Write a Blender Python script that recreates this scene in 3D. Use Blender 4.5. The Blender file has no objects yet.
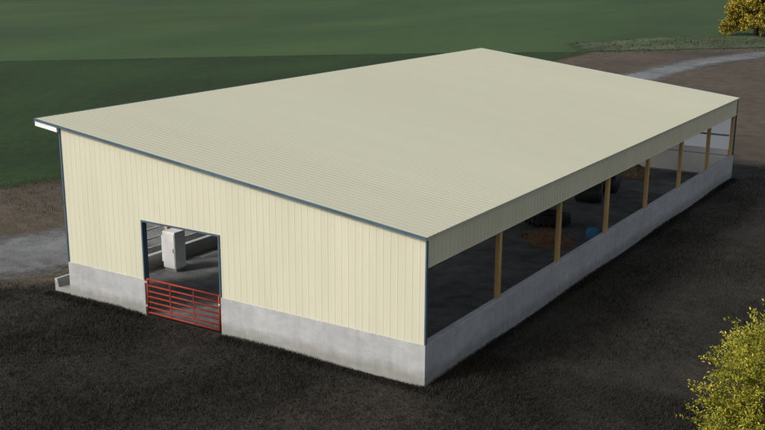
import bpy, numpy as np, math, random
from mathutils import Vector, Matrix
random.seed(4); rng=np.random.default_rng(7)
S=bpy.context.scene; COL=bpy.context.collection
W,L,H1,H2,HC,FA,OV=13.875,32.02,4.226,5.868,1.2,0.85,1.07
SL=(H2-H1)/W
BAY=L/7
def zr(x): return H1-SL*x
# ---------------- helpers
class MB:
    def __init__(s): s.v=[]; s.f=[]
    def box(s,x0,x1,y0,y1,z0,z1):
        n=len(s.v)
        s.v+=[(x0,y0,z0),(x1,y0,z0),(x1,y1,z0),(x0,y1,z0),(x0,y0,z1),(x1,y0,z1),(x1,y1,z1),(x0,y1,z1)]
        s.f+=[tuple(n+i for i in q) for q in [(0,3,2,1),(4,5,6,7),(0,1,5,4),(1,2,6,5),(2,3,7,6),(3,0,4,7)]]
        return s
    def hexa(s,pts):
        n=len(s.v); s.v+=[tuple(p) for p in pts]
        s.f+=[tuple(n+i for i in q) for q in [(0,3,2,1),(4,5,6,7),(0,1,5,4),(1,2,6,5),(2,3,7,6),(3,0,4,7)]]
        return s
    def slope(s,x0,x1,y0,y1,t0,t1):      # slab that follows the roof slope, t0..t1 relative to roof plane
        return s.hexa([(x0,y0,zr(x0)+t0),(x1,y0,zr(x1)+t0),(x1,y1,zr(x1)+t0),(x0,y1,zr(x0)+t0),
                       (x0,y0,zr(x0)+t1),(x1,y0,zr(x1)+t1),(x1,y1,zr(x1)+t1),(x0,y1,zr(x0)+t1)])
    def prism(s,poly,z0,z1):
        n=len(s.v); k=len(poly)
        s.v+=[(x,y,z0) for x,y in poly]+[(x,y,z1) for x,y in poly]
        s.f+=[tuple(range(n,n+k))[::-1],tuple(range(n+k,n+2*k))]+[(n+i,n+(i+1)%k,n+k+(i+1)%k,n+k+i) for i in range(k)]
        return s
    def quad(s,a,b,c,d):
        n=len(s.v); s.v+=[a,b,c,d]; s.f.append((n,n+1,n+2,n+3)); return s
    def tube(s,pts,radii,seg=8,cap=True):
        pts=[Vector(p) for p in pts]; n0=len(s.v)
        for i,p in enumerate(pts):
            d=(pts[min(i+1,len(pts)-1)]-pts[max(i-1,0)]).normalized()
            a=d.orthogonal().normalized() if abs(d.z)>.9 else d.cross(Vector((0,0,1))).normalized()
            b=d.cross(a); r=radii[i] if hasattr(radii,'__len__') else radii
            for k in range(seg):
                t=2*math.pi*k/seg; s.v.append(tuple(p+a*math.cos(t)*r+b*math.sin(t)*r))
        for i in range(len(pts)-1):
            for k in range(seg):
                q=n0+i*seg; k2=(k+1)%seg
                s.f.append((q+k,q+k2,q+seg+k2,q+seg+k))
        if cap:
            s.f.append(tuple(n0+k for k in range(seg))[::-1]); s.f.append(tuple(n0+(len(pts)-1)*seg+k for k in range(seg)))
        return s
    def build(s,name,m,parent=None,bevel=0,smooth=False):
        me=bpy.data.meshes.new(name); me.from_pydata(s.v,[],s.f); me.validate(); me.update()
        o=bpy.data.objects.new(name,me); COL.objects.link(o); me.materials.append(m)
        if parent: o.parent=parent
        if smooth: me.shade_smooth()
        if bevel:
            b=o.modifiers.new('bevel','BEVEL'); b.width=bevel; b.segments=2; b.limit_method='ANGLE'
        return o
def empty(name,loc,label,cat,group=None,rz=0):
    o=bpy.data.objects.new(name,None); COL.objects.link(o); o.location=loc; o.rotation_euler.z=rz
    o['label']=label; o['category']=cat
    if group: o['group']=group
    return o
def tag(o,label,cat,group=None,kind=None):
    o['label']=label; o['category']=cat
    if group: o['group']=group
    if kind: o['kind']=kind
def arr_mesh(name,V,F,m,parent=None,shade=None):
    me=bpy.data.meshes.new(name); V=np.asarray(V,np.float32); F=np.asarray(F,np.int32); k=F.shape[1]
    me.vertices.add(len(V)); me.vertices.foreach_set('co',V.ravel())
    me.loops.add(F.size); me.loops.foreach_set('vertex_index',F.ravel())
    me.polygons.add(len(F)); me.polygons.foreach_set('loop_start',np.arange(0,F.size,k,dtype=np.int32))
    me.polygons.foreach_set('loop_total',np.full(len(F),k,np.int32))
    me.update(calc_edges=True)
    if shade is not None:
        a=me.attributes.new('shade','FLOAT','POINT'); a.data.foreach_set('value',np.asarray(shade,np.float32))
    o=bpy.data.objects.new(name,me); COL.objects.link(o); me.materials.append(m)
    if parent: o.parent=parent
    return o
# ---------------- materials
def newmat(name):
    m=bpy.data.materials.new(name); m.use_nodes=True; nt=m.node_tree
    return m,nt,nt.nodes['Principled BSDF']
def N(nt,t,**k):
    n=nt.nodes.new(t)
    for a,b in k.items():
        if a in n.inputs: n.inputs[a].default_value=b
        else: setattr(n,a,b)
    return n
def noise(nt,scale,detail=6,rough=.6,vec=None):
    n=N(nt,'ShaderNodeTexNoise'); n.inputs['Scale'].default_value=scale; n.inputs['Detail'].default_value=detail; n.inputs['Roughness'].default_value=rough
    if vec: nt.links.new(vec,n.inputs['Vector'])
    return n.outputs['Fac']
def ramp(nt,fac,stops):
    r=N(nt,'ShaderNodeValToRGB'); e=r.color_ramp.elements
    while len(e)<len(stops): e.new(.5)
    for i,(p,c) in enumerate(stops): e[i].position=p; e[i].color=(*c,1)
    nt.links.new(fac,r.inputs['Fac']); return r.outputs['Color']
def mixc(nt,a,b,fac=.5,mode='MULTIPLY'):
    m=N(nt,'ShaderNodeMix'); m.data_type='RGBA'; m.blend_type=mode
    if isinstance(fac,(float,int)): m.inputs[0].default_value=fac
    else: nt.links.new(fac,m.inputs[0])
    nt.links.new(a,m.inputs[6]); nt.links.new(b,m.inputs[7]); return m.outputs[2]
def pos(nt,scale=(1,1,1)):
    g=N(nt,'ShaderNodeNewGeometry'); mp=N(nt,'ShaderNodeMapping'); mp.inputs['Scale'].default_value=scale
    nt.links.new(g.outputs['Position'],mp.inputs['Vector']); return mp.outputs['Vector']
def surf(name,c1,c2,scale=3,big=.15,rough=.8,bump=.2,bscale=20,stretch=(1,1,1),bigc=(.75,1.15),spec=.3,metal=0,dist=.02,feather=False,detail=6,splash=False,fw=1.0):
    m,nt,b=newmat(name); v=pos(nt,stretch)
    c=ramp(nt,noise(nt,scale,detail,.65,v),[(.3,c1),(.7,c2)])
    g=ramp(nt,noise(nt,big,3,.55,v),[(.3,(bigc[0],)*3),(.7,(bigc[1],)*3)])
    c=mixc(nt,c,g,1.0)
    if splash:      # faint soil at the foot of the wall, and run-off streaks
        ge=N(nt,'ShaderNodeNewGeometry'); sx=N(nt,'ShaderNodeSeparateXYZ'); nt.links.new(ge.outputs['Position'],sx.inputs[0])
        ma=N(nt,'ShaderNodeMath',operation='MULTIPLY_ADD'); nt.links.new(noise(nt,2.5,5,.7,pos(nt,(1,1,.5))),ma.inputs[0]); ma.inputs[1].default_value=-.45; nt.links.new(sx.outputs['Z'],ma.inputs[2])
        c=mixc(nt,c,ramp(nt,ma.outputs[0],[(.0,(.70,.68,.64)),(.28,(1,1,1))]),1.0)
        st=ramp(nt,noise(nt,1.0,5,.6,pos(nt,(5,5,.25))),[(.35,(.92,.92,.91)),(.6,(1,1,1))]); c=mixc(nt,c,st,1.0)
    nt.links.new(c,b.inputs['Base Color'])
    b.inputs['Roughness'].default_value=rough; b.inputs['Specular IOR Level'].default_value=spec; b.inputs['Metallic'].default_value=metal
    if bump:
        bn=N(nt,'ShaderNodeBump'); bn.inputs['Strength'].default_value=bump; bn.inputs['Distance'].default_value=dist
        nt.links.new(noise(nt,bscale,4,.6,v),bn.inputs['Height']); nt.links.new(bn.outputs['Normal'],b.inputs['Normal'])
    if feather:
        at=N(nt,'ShaderNodeAttribute'); at.attribute_name='edge'
        n2=noise(nt,1.3/fw,6,.75,pos(nt))
        mm=N(nt,'ShaderNodeMath',operation='MULTIPLY_ADD'); nt.links.new(n2,mm.inputs[0]); mm.inputs[1].default_value=4.0*fw; mm.inputs[2].default_value=-2.0*fw
        ad=N(nt,'ShaderNodeMath',operation='ADD'); nt.links.new(at.outputs['Fac'],ad.inputs[0]); nt.links.new(mm.outputs[0],ad.inputs[1])
        cl=N(nt,'ShaderNodeMapRange'); nt.links.new(ad.outputs[0],cl.inputs['Value']); cl.inputs['From Min'].default_value=-.7*fw; cl.inputs['From Max'].default_value=.9*fw
        nt.links.new(cl.outputs['Result'],b.inputs['Alpha'])
    return m
def surf2(name,*a,**k):
    k2=dict(k); k2.pop('fw',None)
    return (surf(name,*a,**k2),surf(name+'_edge',*a,feather=True,**k))
M={}
M['roof']=surf('roof_steel',(.495,.49,.365),(.515,.51,.383),.6,.12,.65,.0,stretch=(.25,1.5,1),bigc=(.975,1.02),spec=.2)
M['siding']=surf('cream_siding',(.555,.54,.415),(.58,.565,.435),1.5,.5,.6,.0,stretch=(2,2,.3),bigc=(.95,1.03),spec=.25)
M['fascia']=surf('cream_fascia',(.62,.585,.43),(.65,.615,.455),1.5,.5,.6,.0,stretch=(2,2,.3),bigc=(.95,1.03),spec=.25)
M['trim']=surf('blue_grey_trim',(.055,.10,.135),(.07,.12,.16),4,.5,.45,0)
M['liner']=surf('white_liner',(.78,.78,.76),(.85,.85,.83),2,.4,.6,0,bigc=(.92,1.03))
M['conc']=surf('cast_concrete',(.35,.36,.36),(.455,.465,.465),2.2,.5,.9,.4,14,stretch=(1,1,1.6),bigc=(.88,1.06),dist=.01,splash=True)
M['floor']=surf('bedded_floor',(.095,.10,.104),(.23,.235,.235),1.3,.25,.95,.8,9,bigc=(.55,1.35),dist=.05)
M['wood']=surf('post_wood',(.38,.24,.085),(.56,.38,.16),5,.8,.8,.3,30,stretch=(6,6,.5),dist=.004)
M['lumber']=surf('frame_lumber',(.30,.23,.14),(.44,.35,.22),5,.6,.8,.2,30)
M['red']=surf('red_gate_paint',(.20,.022,.010),(.29,.034,.014),6,.8,.6,0)
M['galv']=surf('galvanised_pipe',(.45,.46,.46),(.60,.61,.61),8,.8,.4,0,metal=.5)
M['white']=surf('white_painted_steel',(.82,.83,.82),(.88,.88,.87),6,.8,.5,0,bigc=(.92,1.0))
M['blue']=surf('blue_plastic',(.05,.26,.50),(.06,.32,.60),6,.8,.4,0)
M['rubber']=surf('black_rubber',(.015,.015,.016),(.03,.03,.03),8,.8,.6,.2,20)
M['wrap']=surf('dark_wrap',(.02,.023,.025),(.05,.055,.06),5,.8,.5,.4,8)
M['silage']=surf('brown_silage',(.19,.11,.06),(.33,.21,.125),6,1,.95,1,18,dist=.06)
M['straw']=surf('straw',(.20,.14,.085),(.36,.26,.165),8,1,.95,1,18,dist=.05)
M['bark']=surf('bark',(.06,.045,.03),(.12,.09,.06),6,1,.95,.6,20)
def translucent():
    m,nt,b=newmat('translucent_panel'); out=nt.nodes['Material Output']
    b.inputs['Base Color'].default_value=(.9,.9,.89,1); b.inputs['Roughness'].default_value=.5
    t=N(nt,'ShaderNodeBsdfTranslucent'); nt.links.new(ramp(nt,noise(nt,1.5,4,.6,pos(nt)),[(.3,(.94,.94,.92)),(.7,(.98,.98,.96))]),t.inputs['Color'])
    mx=N(nt,'ShaderNodeMixShader'); mx.inputs[0].default_value=.9; nt.links.new(b.outputs[0],mx.inputs[1]); nt.links.new(t.outputs[0],mx.inputs[2]); nt.links.new(mx.outputs[0],out.inputs['Surface'])
    return m
M['translucent']=translucent()
# ---------------- terrain
M['far']=surf('far_field',(.019,.047,.010),(.036,.074,.018),.05,.012,.95,.0,stretch=(1,.35,1),bigc=(.64,1.2))
M['crop']=surf2('crop_field',(.0065,.024,.0022),(.018,.047,.0055),1.1,.05,.95,.6,6,stretch=(1.6,.7,1),bigc=(.62,1.3),dist=.15)
M['dirt']=surf2('dirt',(.042,.033,.023),(.096,.075,.053),.9,.07,.95,.7,6,bigc=(.62,1.3),dist=.06)
M['gravel']=surf2('gravel',(.11,.113,.115),(.205,.21,.212),1.2,.18,.95,.8,14,bigc=(.62,1.15),dist=.04)
M['rough']=surf2('rough_turf',(.0135,.0118,.009),(.034,.030,.023),1.6,.16,.97,.8,8,bigc=(.55,1.5),dist=.06)
M['verge']=surf2('verge',(.024,.042,.014),(.085,.105,.05),.5,.12,.95,.4,5,stretch=(1.6,.5,1),bigc=(.5,1.25),fw=1.3)
g=MB(); g.quad((-2500,-2500,-.12),(2500,-2500,-.12),(2500,2500,-.12),(-2500,2500,-.12))
o=g.build('ground',M['far']); o['kind']='structure'
def sdist(P,poly):
    poly=np.array(poly,float); n=len(poly); d=np.full(len(P),1e9); ins=np.zeros(len(P),bool)
    for i in range(n):
        a,b=poly[i],poly[(i+1)%n]; ab=b-a; t=np.clip(((P-a)@ab)/(ab@ab),0,1)
        d=np.minimum(d,np.hypot(*(P-(a+t[:,None]*ab)).T))
        c=((a[1]>P[:,1])!=(b[1]>P[:,1]))
        with np.errstate(divide='ignore',invalid='ignore'):
            xi=(b[0]-a[0])*(P[:,1]-a[1])/(b[1]-a[1]+1e-12)+a[0]
        ins^=(c&(P[:,0]<xi))
    return np.where(ins,d,-d)
def sheet(name,poly,z,mm,res=1.0,fw=1.0):
    p=np.array(poly); x0,y0=p.min(0)-4*fw; x1,y1=p.max(0)+4*fw
    xs=np.arange(x0,x1,res); ys=np.arange(y0,y1,res); X,Y=np.meshgrid(xs,ys); P=np.stack([X.ravel(),Y.ravel()],1)
    d=sdist(P,poly); nx=len(xs); ny=len(ys)
    i=(np.arange(ny-1)[:,None]*nx+np.arange(nx-1)[None]).ravel()
    F=np.stack([i,i+1,i+nx+1,i+nx],1); F=F[(d[F]>-2.6*fw).any(1)]
    inner=(d[F]>2.7*fw).all(1)
    used=np.unique(F); mp=np.zeros(len(P),int); mp[used]=np.arange(len(used))
    V=np.concatenate([P[used],np.full((len(used),1),z)],1)
    o=arr_mesh(name,V,mp[F],mm[0]); o.data.materials.append(mm[1])
    o.data.polygons.foreach_set('material_index',np.where(inner,0,1).astype(np.int32))
    a=o.data.attributes.new('edge','FLOAT','POINT'); a.data.foreach_set('value',d[used].astype(np.float32))
    o['kind']='structure'; return o
crop=[(-29,-60),(-31,5),(-29,13),(-31,40),(-33,97),(-46,86),(-59,73),(-81,49),(-130,0),(-130,-60)]
sheet('crop_field',crop,-.10,M['crop'],1.2)
dirt=[(-31,-60),(-31,5),(-29,13),(-31,40),(-33,97),(-17,115),(10,141),(80,141),(80,-60)]
sheet('dirt_ground',dirt,-.08,M['dirt'],1.5)
sheet('grass_verge',[(-34,97),(-40,107),(-34,124),(-20,138),(10,165),(10,142),(-17,116)],-.06,M['verge'],1.2,1.3)
road_c=[(-60,-29),(-38,-13.5),(-27,-5.5),(-20.2,.6),(-17.9,6.5),(-18.0,30),(-18.8,60),(-19.3,75),(-18.7,92),(-14.5,108),(-4,124),(15,140)]
road_w=[5.6,5.6,5.6,5.6,5.4,4.8,4.4,4.0,4.0,4.0,4.0,4.0]
def ribbon(c,w):
    c=[Vector(q) for q in c]; A=[];B=[]
    for i,q in enumerate(c):
        d=(c[min(i+1,len(c)-1)]-c[max(i-1,0)]).normalized(); n=Vector((-d.y,d.x)); A.append(tuple(q+n*w[i]/2)); B.append(tuple(q-n*w[i]/2))
    return A+B[::-1]
sheet('gravel_road',ribbon(road_c,road_w),-.04,M['gravel'],.7)
rough=[(-80,-60),(-60,-37),(-38,-18),(-26,-9.3),(-17.8,-2.2),(-15.2,.2),(-14.3,3),(-14.3,34),(2,36),(4,39),(30,43),(60,40),(60,-60)]
sheet('rough_ground',rough,-.02,M['rough'],1.0)
fl=MB().box(-W+.2,-.2,.2,L-.2,-.3,.03).build('barn_floor',M['floor']); fl['kind']='structure'
# ---------------- ribbed sheet
def rib_positions(u0,u1,pitch=.2286):
    out=[(u0,0)]; k=math.ceil((u0+.02)/pitch)
    while k*pitch+.09<u1:
        b=k*pitch
        out+=[(b,0),(b+.018,1),(b+.04,1),(b+.058,0)]; k+=1
    out.append((u1,0)); return out
def ribbed(mb,u0,u1,f,depth=.006):
    pr=rib_positions(u0,u1); pts=[f(u,d*depth) for u,d in pr]
    for a,b in zip(pts,pts[1:]): mb.quad(a[0],b[0],b[1],a[1])
    return mb
DX0,DX1,DZ=-10.34,-7.15,3.14
barn=empty('cattle_barn',(0,0,0),'long cream steel barn with single slope roof, open post side and concrete base walls','barn')
# roof
m=MB(); X0,X1,Y0,Y1=-W-OV,.06,-.12,L+.12
def rf(u,d): return ((X1,u,zr(X1)+d),(X0,u,zr(X0)+d))
ribbed(m,Y0,Y1,rf,.0045)
m.slope(X0,X1,Y0,Y1,-.06,-.003)
roof=m.build('roof',M['roof'],barn)
MB().slope(-W+.05,-.05,.05,L-.05,-.073,-.062).build('bounce_underside',M['liner'],roof)  # white sheet added under the roof to bounce light into the barn
MB().slope(X0-.012,X1+.012,Y0-.025,Y0-.004,-.07,.010).build('rake_trim',M['trim'],roof)
MB().slope(X0-.012,X1+.012,Y1+.004,Y1+.025,-.07,.010).build('rake_trim',M['trim'],roof)
t=MB(); t.slope(X0-.03,X0-.004,Y0,Y1,-.2,.010); t.build('eave_trim',M['trim'],roof)
t=MB(); t.slope(X0,-W-.03,Y0+.01,Y1-.01,-.24,-.075); t.build('soffit',M['liner'],roof)
# front gable siding
m=MB()
def fr(zb):
    return lambda u,d:((u,-d,zb),(u,-d,zr(u)-.075))
ribbed(m,-W,DX0,fr(HC)); ribbed(m,DX0,DX1,fr(DZ)); ribbed(m,DX1,0,fr(HC))
m.build('gable_siding',M['siding'],barn)
MB().prism([(-W-.03,-.024),(-W-.03,.06),(-W-.04,.06),(-W-.04,-.034),(-W+.02,-.034),(-W+.02,-.024)][::-1],HC+.01,zr(-W)-.13).build('corner_trim',M['trim'],barn)
MB().prism([(-.008,-.034),(.036,-.034),(.036,.045),(.026,.045),(.026,-.024),(-.008,-.024)],HC+.01,H1-.13).build('corner_trim',M['trim'],barn)
MB().prism([(-.045,L+.034),(.036,L+.034),(.036,L-.045),(.026,L-.045),(.026,L+.024),(-.045,L+.024)][::-1],HC+.01,H1-.13).build('corner_trim',M['trim'],barn)
m=MB()
fo=[(DX0-.025,HC+.01),(DX0-.025,DZ+.025),(DX1+.025,DZ+.025),(DX1+.025,HC+.01),(DX1-.025,HC+.01),(DX1-.025,DZ-.025),(DX0+.025,DZ-.025),(DX0+.025,HC+.01)]
m.v=[(x,-.04,z) for x,z in fo]+[(x,.16,z) for x,z in fo]
m.f=[(0,1,6,7),(1,2,5,6),(2,3,4,5),(8+7,8+6,8+1,8),(8+6,8+5,8+2,8+1),(8+5,8+4,8+3,8+2)]+[(i,i+8,(i+1)%8+8,(i+1)%8) for i in range(8)]
m.build('door_frame',M['trim'],barn)
# concrete
m=MB(); m.box(-W-.03,DX0,-.03,.19,-.4,HC); m.build('concrete_wall',M['conc'],barn,.012)
m=MB(); m.box(DX1,.03,-.03,.19,-.4,HC); m.build('concrete_wall',M['conc'],barn,.012)
m=MB(); m.box(-.2,.03,.192,L+.03,-.4,HC); m.build('concrete_wall',M['conc'],barn,.012)
m=MB(); m.box(-W-.03,-.202,L-.19,L+.03,-.4,HC); m.build('concrete_wall',M['conc'],barn,.012)
MB().box(-W+.2,-.21,L-.2,L-.192,.12,HC-.03).build('brightening_board',M['liner'],barn)  # white board added over the pale concrete to brighten the far end
m=MB(); m.box(-W-.03,-W+.19,.192,L-.192,-.4,.55); m.build('feed_curb',M['conc'],barn,.012)
# side fascia
m=MB()
def fs(zb,x,sg=1): return lambda u,d:((x+sg*d,u,zb),(x+sg*d,u,zr(x)-.075))
ribbed(m,0,L,fs(H1-FA,.004),.024); m.build('side_fascia',M['fascia'],barn)
m=MB(); m.box(-.03,.034,.046,L-.046,H1-FA-.03,H1-FA-.002); m.build('fascia_trim',M['fascia'],barn)
m=MB(); m.box(-.05,-.01,.2,L-.2,H1-FA+.01,H1-.1); m.build('header_beam',M['lumber'],barn)
m=MB(); ribbed(m,0,L,fs(3.9,-W,-1)); m.build('high_side_siding',M['siding'],barn)
# back gable: steel above and left, white panels at right made translucent and enlarged to brighten them
TX=-8.6; TZ=3.75
m=MB()
def bk_(zb): return lambda u,d:((u,L+d,zb),(u,L+d,zr(u)-.075))
ribbed(m,-W,TX,bk_(HC)); ribbed(m,TX,0,bk_(TZ)); m.build('back_gable_siding',M['siding'],barn)
for i in range(7):
    x0=TX+i*1.2; MB().quad((x0+.02,L-.02,HC+.3),(x0+1.18,L-.02,HC+.3),(x0+1.18,L-.02,TZ),(x0+.02,L-.02,TZ)).build('translucent_panel',M['translucent'],barn)
MB().box(TX,-.2,L-.05,L+.0,HC,HC+.29).build('sill_board',M['liner'],barn)
MB().box(-W+.2,-.25,L-.125,L-.085,2.2,2.29).build('girt',M['lumber'],barn)
for z in (1.75,2.5): 
    MB().box(-W+.2,DX0-.1,.03,.07,z,z+.14).build('girt',M['lumber'],barn); MB().box(DX1+.1,-.2,.03,.07,z,z+.14).build('girt',M['lumber'],barn)
MB().box(-W+.2,-.2,.03,.07,3.35,3.49).build('girt',M['lumber'],barn)
# posts and rafters
for k in range(8):
    y=min(max(k*BAY,.12),L-.12)
    MB().box(-.19,-.052,y-.09,y+.09,HC+.002,H1-.3).build('post',M['wood'],barn,.008)
    MB().box(-W+.02,-W+.17,y-.09,y+.09,.552,zr(-W)-.3).build('post',M['wood'],barn,.008)
    yy=min(max(k*BAY,.25),L-.25)
    MB().slope(-W+.2,-.2,yy-.03,yy+.03,-.55,-.2).build('rafter',M['lumber'],barn)
for i in range(18):
    x=-W+.3+i*.78
    MB().slope(x,x+.04,.1,L-.1,-.19,-.075).build('purlin',M['lumber'],barn)
for z in (.85,1.2,1.55,1.9,2.25): 
    MB().tube([(-W+.2,.25,z),(-W+.2,L-.25,z)],.035,8).build('neck_rail',M['galv'],barn,smooth=True)
# gate
gp=MB(); gx0,gx1=DX0+.12,DX1-.06
zs=[.12,.30,.48,.66,.84,1.03,1.24]
gp.tube([(gx0,-.02,zs[0]),(gx1,-.02,zs[0])],.034); gp.tube([(gx0,-.02,zs[-1]),(gx1,-.02,zs[-1])],.034)
gp.tube([(gx0,-.02,zs[0]-.03),(gx0,-.02,zs[-1]+.03)],.038); gp.tube([(gx1,-.02,zs[0]-.03),(gx1,-.02,zs[-1]+.03)],.038)
gate=gp.build('gate',M['red'],barn,smooth=True); gate['label']='red tubular steel gate closing the front opening'
for z in zs[1:-1]: MB().tube([(gx0,-.02,z),(gx1,-.02,z)],.030).build('rail',M['red'],gate,smooth=True)
for f in (.33,.66):
    x=gx0+(gx1-gx0)*f; MB().box(x-.018,x+.018,-.058,-.053,zs[0],zs[-1]).build('brace',M['red'],gate)
for z in (.3,1.1): MB().box(gx0-.12,gx0-.02,-.045,.0,z,z+.06).build('hinge',M['galv'],gate,.005)
MB().box(gx1-.02,gx1+.06,-.065,-.045,.93,.99).build('latch',M['galv'],gate,.005)
# feed bunk outside high side
m=MB(); y0,y1=.1,L-.3
pf=[(-W-.95,-.1),(-W-.95,.42),(-W-.83,.42),(-W-.75,.12),(-W-.2,.12),(-W-.12,.48),(-W-.04,.48),(-W-.04,-.1)]
n=len(pf)
m.v=[(x,y0,z) for x,z in pf]+[(x,y1,z) for x,z in pf]; m.f=[tuple(range(n)),tuple(range(n,2*n))[::-1]]+[(i,i+n,(i+1)%n+n,(i+1)%n) for i in range(n)]
o=m.build('feed_bunk',M['conc'],None,.01); tag(o,'low concrete feed bunk running along the high left side of the barn','feed bunk')
# ---------------- inside things
c=empty('cabinet',(-12.9,4.0,.03),'white upright steel cabinet seen through the front opening of the barn','cabinet')
MB().box(-.34,.26,-.25,.3,.12,1.5).build('body',M['white'],c,.015)
MB().box(-.46,-.344,-.2,.25,.3,1.3).build('side_box',M['white'],c,.015)
dd=MB().box(-.31,.23,-.268,-.253,.18,1.44).build('door',M['white'],c,.006)
MB().box(.17,.19,-.29,-.27,.75,.9).build('handle',M['galv'],dd)
MB().box(-.32,.24,-.2,.25,0,.118).build('base',M['conc'],c)
def heap(name,loc,r,h,mt,lab,cat,seed):
    rr=np.random.default_rng(seed); V=[];F=[];nr,ns=16,44
    ph=rr.uniform(0,6.28,6); V.append((0,0,h))
    for i in range(1,nr+1):
        for k in range(ns):
            a=2*math.pi*k/ns; R=r*(1+.12*math.sin(2*a+ph[0])+.08*math.sin(3*a+ph[1])+.05*math.sin(7*a+ph[2]))*i/nr
            z=h*(math.cos(math.pi*i/nr)*.5+.5)+rr.normal(0,.035)*(i<nr); V.append((R*math.cos(a),R*math.sin(a)*.8,max(z,-.02) if i<nr else -.03))
    for k in range(ns): F.append((0,1+k,1+(k+1)%ns))
    for i in range(nr-1):
        for k in range(ns):
            a=1+i*ns+k;b=1+i*ns+(k+1)%ns; F.append((a,a+ns,b+ns,b))
    mb=MB(); mb.v=V;mb.f=F; o=mb.build(name,mt,smooth=True); o.location=loc; tag(o,lab,cat); return o
heap('silage_heap',(-3.0,15.2,.03),1.3,.55,M['silage'],'low brown heap of silage on the barn floor behind the second post','heap',1)
heap('straw_heap',(-4.2,29.5,.03),.9,.6,M['straw'],'brown straw heap at the far end of the barn floor','heap',2)
w=empty('waterer',(-1.66,16.5,.03),'small blue cattle waterer standing inside the open side of the barn','waterer')
w.scale=(.5,.5,.55)
MB().box(-.55,.55,-.4,.4,0,.15).build('base',M['conc'],w,.02)
mb=MB().hexa([(-.48,-.33,.152),(.48,-.33,.152),(.48,.33,.152),(-.48,.33,.152),(-.42,-.28,.8),(.42,-.28,.8),(.42,.28,.8),(-.42,.28,.8)]); mb.build('tank',M['blue'],w,.04)
MB().box(-.36,-.04,-.2,.2,.802,.84).build('lid',M['blue'],w,.02); MB().box(.04,.36,-.2,.2,.802,.84).build('lid',M['blue'],w,.02)
def torus(mb,R,r,z,ns=32,nr=10):
    n=len(mb.v)
    for i in range(ns):
        a=2*math.pi*i/ns
        for k in range(nr):
            b=2*math.pi*k/nr; mb.v.append(((R+r*math.cos(b))*math.cos(a),(R+r*math.cos(b))*math.sin(a),z+r*math.sin(b)))
    for i in range(ns):
        for k in range(nr):
            mb.f.append((n+i*nr+k,n+((i+1)%ns)*nr+k,n+((i+1)%ns)*nr+(k+1)%nr,n+i*nr+(k+1)%nr))
    return mb
tt=empty('tyre',(-4.2,17.8,.03),'large black tractor tyre lying flat on the barn floor beyond the brown heap','tyre')
torus(MB(),.72,.24,.24).build('carcass',M['rubber'],tt,smooth=True)
mb=MB()
for i in range(24):
    a=2*math.pi*i/24; ca,sa=math.cos(a),math.sin(a)
    p=[(.93,-.05,.06),(.99,-.02,.06),(.99,.04,.06),(.93,.01,.06),(.93,-.05,.42),(.99,-.02,.42),(.99,.04,.42),(.93,.01,.42)]
    mb.hexa([(x*ca-y*sa,x*sa+y*ca,z) for x,y,z in p])
mb.build('tread',M['rubber'],tt)
def bale(loc,rz,lab):
    b=empty('round_bale',loc,lab,'bale','wrapped bales inside the barn',rz); b.scale=(1,1,.8)
    mb=MB(); P=[(x,0,.6) for x in (-.62,-.56,-.3,0,.3,.56,.62)]; mb.tube(P,[.50,.57,.595,.60,.595,.57,.50],32); mb.build('wrapped_body',M['wrap'],b,smooth=True)
    for x in (-.4,-.13,.13,.4): MB().tube([(x-.006,0,.6),(x+.006,0,.6)],.606,32).build('net_band',M['wrap'],b)
bale((-4.2,22.6,.03),.3,'dark wrapped round bale inside the barn, the nearer of the two')
bale((-4.3,25.0,.03),.1,'dark wrapped round bale inside the barn, the farther of the two')
# ---------------- leaf material
def leafmat(name,c1,c2,c3):
    m,nt,b=newmat(name); a=N(nt,'ShaderNodeAttribute'); a.attribute_name='shade'
    c=ramp(nt,a.outputs['Fac'],[(0,c1),(.5,c2),(1,c3)]); nt.links.new(c,b.inputs['Base Color'])
    b.inputs['Roughness'].default_value=.7; b.inputs['Specular IOR Level'].default_value=.2
    return m
M['ygleaf']=leafmat('yellow_green_leaf',(.09,.10,.012),(.25,.24,.026),(.45,.40,.05))
M['yleaf']=leafmat('yellow_leaf',(.14,.11,.014),(.27,.21,.025),(.42,.33,.04))
M['grass']=leafmat('dark_grass_blade',(.011,.0095,.007),(.024,.021,.0155),(.050,.044,.033))
M['drygrass']=leafmat('dry_grass_blade',(.03,.03,.015),(.06,.055,.032),(.11,.095,.055))
M['meadow']=leafmat('meadow_blade',(.022,.040,.013),(.045,.064,.026),(.085,.10,.048))
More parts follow.
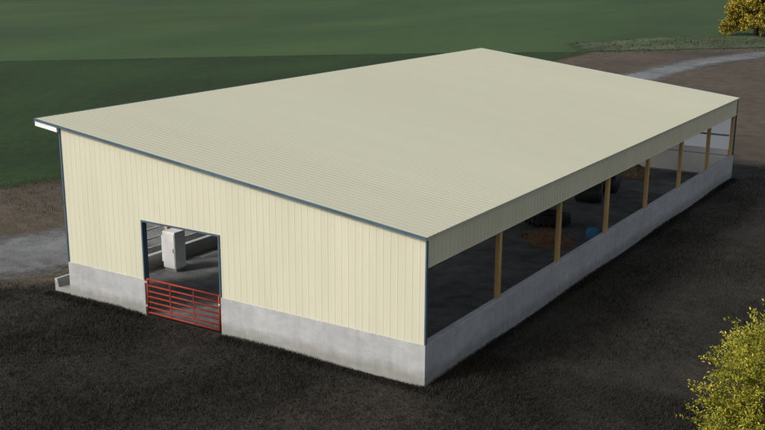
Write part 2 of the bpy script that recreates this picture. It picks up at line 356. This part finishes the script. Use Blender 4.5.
def tree(name,base,H,R,crown_z,nlimb,nspr,nleaf,ls,mt,lab,seed,cat='tree',elmin=.15):
    rr=np.random.default_rng(seed); t=empty(name,base,lab,cat)
    mb=MB()
    mb.tube([(0,0,-.1),(.05,.02,H*.15),(0,.06,H*.35),(.08,0,H*.62)],[R*.075,R*.06,R*.045,R*.02],8)
    mb.build('trunk',M['bark'],t,smooth=True)
    lb=MB(); V=[];F=[];Sh=[]; nv=0
    for i in range(nlimb):
        a=i*2.4+rr.uniform(-.4,.4); el=rr.uniform(elmin,1.45); z0=H*rr.uniform(.08,.5)
        k=rr.uniform(.62,1.0)
        tx=R*k*math.cos(el)*math.cos(a); ty=R*k*math.cos(el)*math.sin(a); tz=crown_z+(H-crown_z)*k*math.sin(el)
        tz=max(tz,.25); mid=(tx*.45,ty*.45,min(z0,tz)+(tz-min(z0,tz))*.55)
        lb.tube([(0,0,z0*.8),mid,(tx,ty,tz)],[R*.03,R*.018,R*.006],5)
        for j in range(nspr):
            f=rr.uniform(.1,1.05); p=np.array(mid)*(1-f)+np.array([tx,ty,tz])*f
            d=np.array([math.cos(a),math.sin(a),.5])+rr.normal(0,.75,3); d/=np.linalg.norm(d)
            ln=R*rr.uniform(.12,.34); q=p+d*ln
            tone=rr.uniform(-.30,.25)
            s=rr.uniform(0,1,nleaf); C=p+np.outer(s,q-p)+rr.normal(0,ls*.9,(nleaf,3))
            C[:,2]=np.maximum(C[:,2],.03)
            u=rr.normal(0,1,(nleaf,3))+d*1.2; u/=np.linalg.norm(u,axis=1)[:,None]
            w_=np.cross(u,rr.normal(0,1,(nleaf,3))); w_/=np.linalg.norm(w_,axis=1)[:,None]
            sz=ls*rr.uniform(.6,1.3,(nleaf,1))
            Q=np.stack([C-u*sz,C+w_*sz*.42,C+u*sz,C-w_*sz*.42],1).reshape(-1,3)
            V.append(Q); F.append(np.arange(4*nleaf).reshape(-1,4)+nv); nv+=len(Q)
            Sh.append(np.repeat(np.clip(.45+tone+rr.normal(0,.18,nleaf)+.25*(s-.5),0,1),4))
    lb.build('limbs',M['bark'],t,smooth=True)
    arr_mesh('crown',np.concatenate(V),np.concatenate(F),mt,t,np.concatenate(Sh))
    return t
tree('shrub',(9.38,.65,0),3.95,2.42,1.2,96,24,48,.038,M['ygleaf'],'yellow green leafy shrub in the right foreground corner',11,'shrub',elmin=-.35)
tree('yellow_tree',(-23.2,138,0),9.0,5.0,2.2,72,16,44,.20,M['yleaf'],'yellow leaved tree standing beyond the gravel road at far right',12,elmin=-.35)
# ---------------- grass blades
def blades(name,P,hmin,hmax,wd,mt,seed,lab,cat,z0=-.03):
    rr=np.random.default_rng(seed); n=len(P)
    h=rr.uniform(hmin,hmax,n)*(1+.4*np.sin(P[:,0]*.9+1.3*np.sin(P[:,1]*.7)))
    h=np.clip(h,hmin*.6,hmax*1.5)
    a=rr.uniform(0,2*math.pi,n); ln=rr.normal(0,.75,(n,2))*h[:,None]
    b=np.concatenate([P,np.full((n,1),z0)],1); wv=np.stack([np.cos(a),np.sin(a),np.zeros(n)],1)*wd*rr.uniform(.6,1.4,(n,1))
    tip=b.copy(); tip[:,:2]+=ln; tip[:,2]+=h
    V=np.stack([b-wv,b+wv,tip],1).reshape(-1,3); F=np.arange(3*n).reshape(-1,3)
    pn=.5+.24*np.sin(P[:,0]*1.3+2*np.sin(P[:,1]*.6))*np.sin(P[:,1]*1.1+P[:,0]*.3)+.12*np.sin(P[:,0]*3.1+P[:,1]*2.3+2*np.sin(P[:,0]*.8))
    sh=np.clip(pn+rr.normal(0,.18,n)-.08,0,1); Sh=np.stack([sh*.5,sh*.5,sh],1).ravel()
    o=arr_mesh(name,V,F,mt,None,Sh); tag(o,lab,cat,kind='stuff'); return o
def scatter(n,x0,x1,y0,y1,poly,clump=.25,soft=.5):
    c=np.stack([rng.uniform(x0,x1,n//6),rng.uniform(y0,y1,n//6)],1)
    P=(c[:,None,:]+rng.normal(0,clump,(n//6,6,2))).reshape(-1,2)
    keep=(sdist(P,poly)>-.3+rng.normal(0,soft,len(P)))
    inb=(P[:,0]>-W-.05)&(P[:,0]<.05)&(P[:,1]>-.05)&(P[:,1]<L+.05)
    bk=(P[:,0]>-W-1.0)&(P[:,0]<-W)&(P[:,1]>0)
    return P[keep&~inb&~bk]
xs=rng.uniform(-W-1,.5,9000); e1=np.stack([xs,-.06-np.abs(rng.normal(0,.16,9000))],1)
ys=rng.uniform(-.3,L,14000); e2=np.stack([.06+np.abs(rng.normal(0,.16,14000)),ys],1); e1=e1[(e1[:,0]<DX0-.1)|(e1[:,0]>DX1+.1)]
P=np.concatenate([scatter(280000,-18,14,-9,3,rough,.16),scatter(120000,-1,20,0,20,rough,.2),scatter(45000,0,16,20,42,rough,.3),scatter(20000,-30,-15,-10,3,rough,.3),e1,e2,e1+[.01,-.05]])
blades('grass',P,.04,.14,.009,M['grass'],3,'dark rough grass around the barn','grass')
P=scatter(9000,-31,-20,-2,40,[(-31,-2),(-22.5,3),(-22,40),(-31,40)],.3)
blades('dry_grass',P,.06,.18,.012,M['drygrass'],5,'sparse dry grass on the dirt beside the gravel road','grass')
P=scatter(7000,-42,12,94,160,[(-33,96),(-38,107),(-32,124),(-18,138),(10,160),(10,143),(-17,116)],1.0,2.0)
blades('meadow_grass',P,.08,.24,.07,M['meadow'],6,'mottled green rough grass on the verge beyond the far gravel road','grass',-.06)
# ---------------- light, world, camera
EL,dx,dy=math.radians(36),-.50,-.85
w=bpy.data.worlds.new('World'); S.world=w; w.use_nodes=True; nt=w.node_tree
sk=nt.nodes.new('ShaderNodeTexSky'); sk.sky_type='NISHITA'; sk.sun_disc=False; sk.sun_elevation=EL; sk.sun_rotation=math.atan2(dx,dy); sk.dust_density=4
hs=nt.nodes.new('ShaderNodeHueSaturation'); hs.inputs['Saturation'].default_value=.45; nt.links.new(sk.outputs[0],hs.inputs['Color'])
nt.links.new(hs.outputs[0],nt.nodes['Background'].inputs[0]); nt.nodes['Background'].inputs[1].default_value=.145
sd=bpy.data.lights.new('sun','SUN'); sd.energy=2.0; sd.angle=math.radians(10); sd.color=(1,.96,.89)
so=bpy.data.objects.new('sun',sd); COL.objects.link(so)
so.rotation_euler=Vector((dx*math.cos(EL),dy*math.cos(EL),math.sin(EL))).to_track_quat('Z','Y').to_euler()
S.view_settings.view_transform='Standard'; S.view_settings.look='None'; S.view_settings.exposure=0
cd=bpy.data.cameras.new('camera'); cam=bpy.data.objects.new('camera',cd); COL.objects.link(cam); S.camera=cam
cam.matrix_world=Matrix.Translation((12.7312,-22.1897,11.3325))@Matrix.Rotation(.5659,4,'Z')@Matrix.Rotation(1.3202,4,'X')@Matrix.Rotation(.0056,4,'Z')
cd.sensor_width=36; cd.lens=1020.85/765*36; cd.clip_end=6000; cd.clip_start=.1
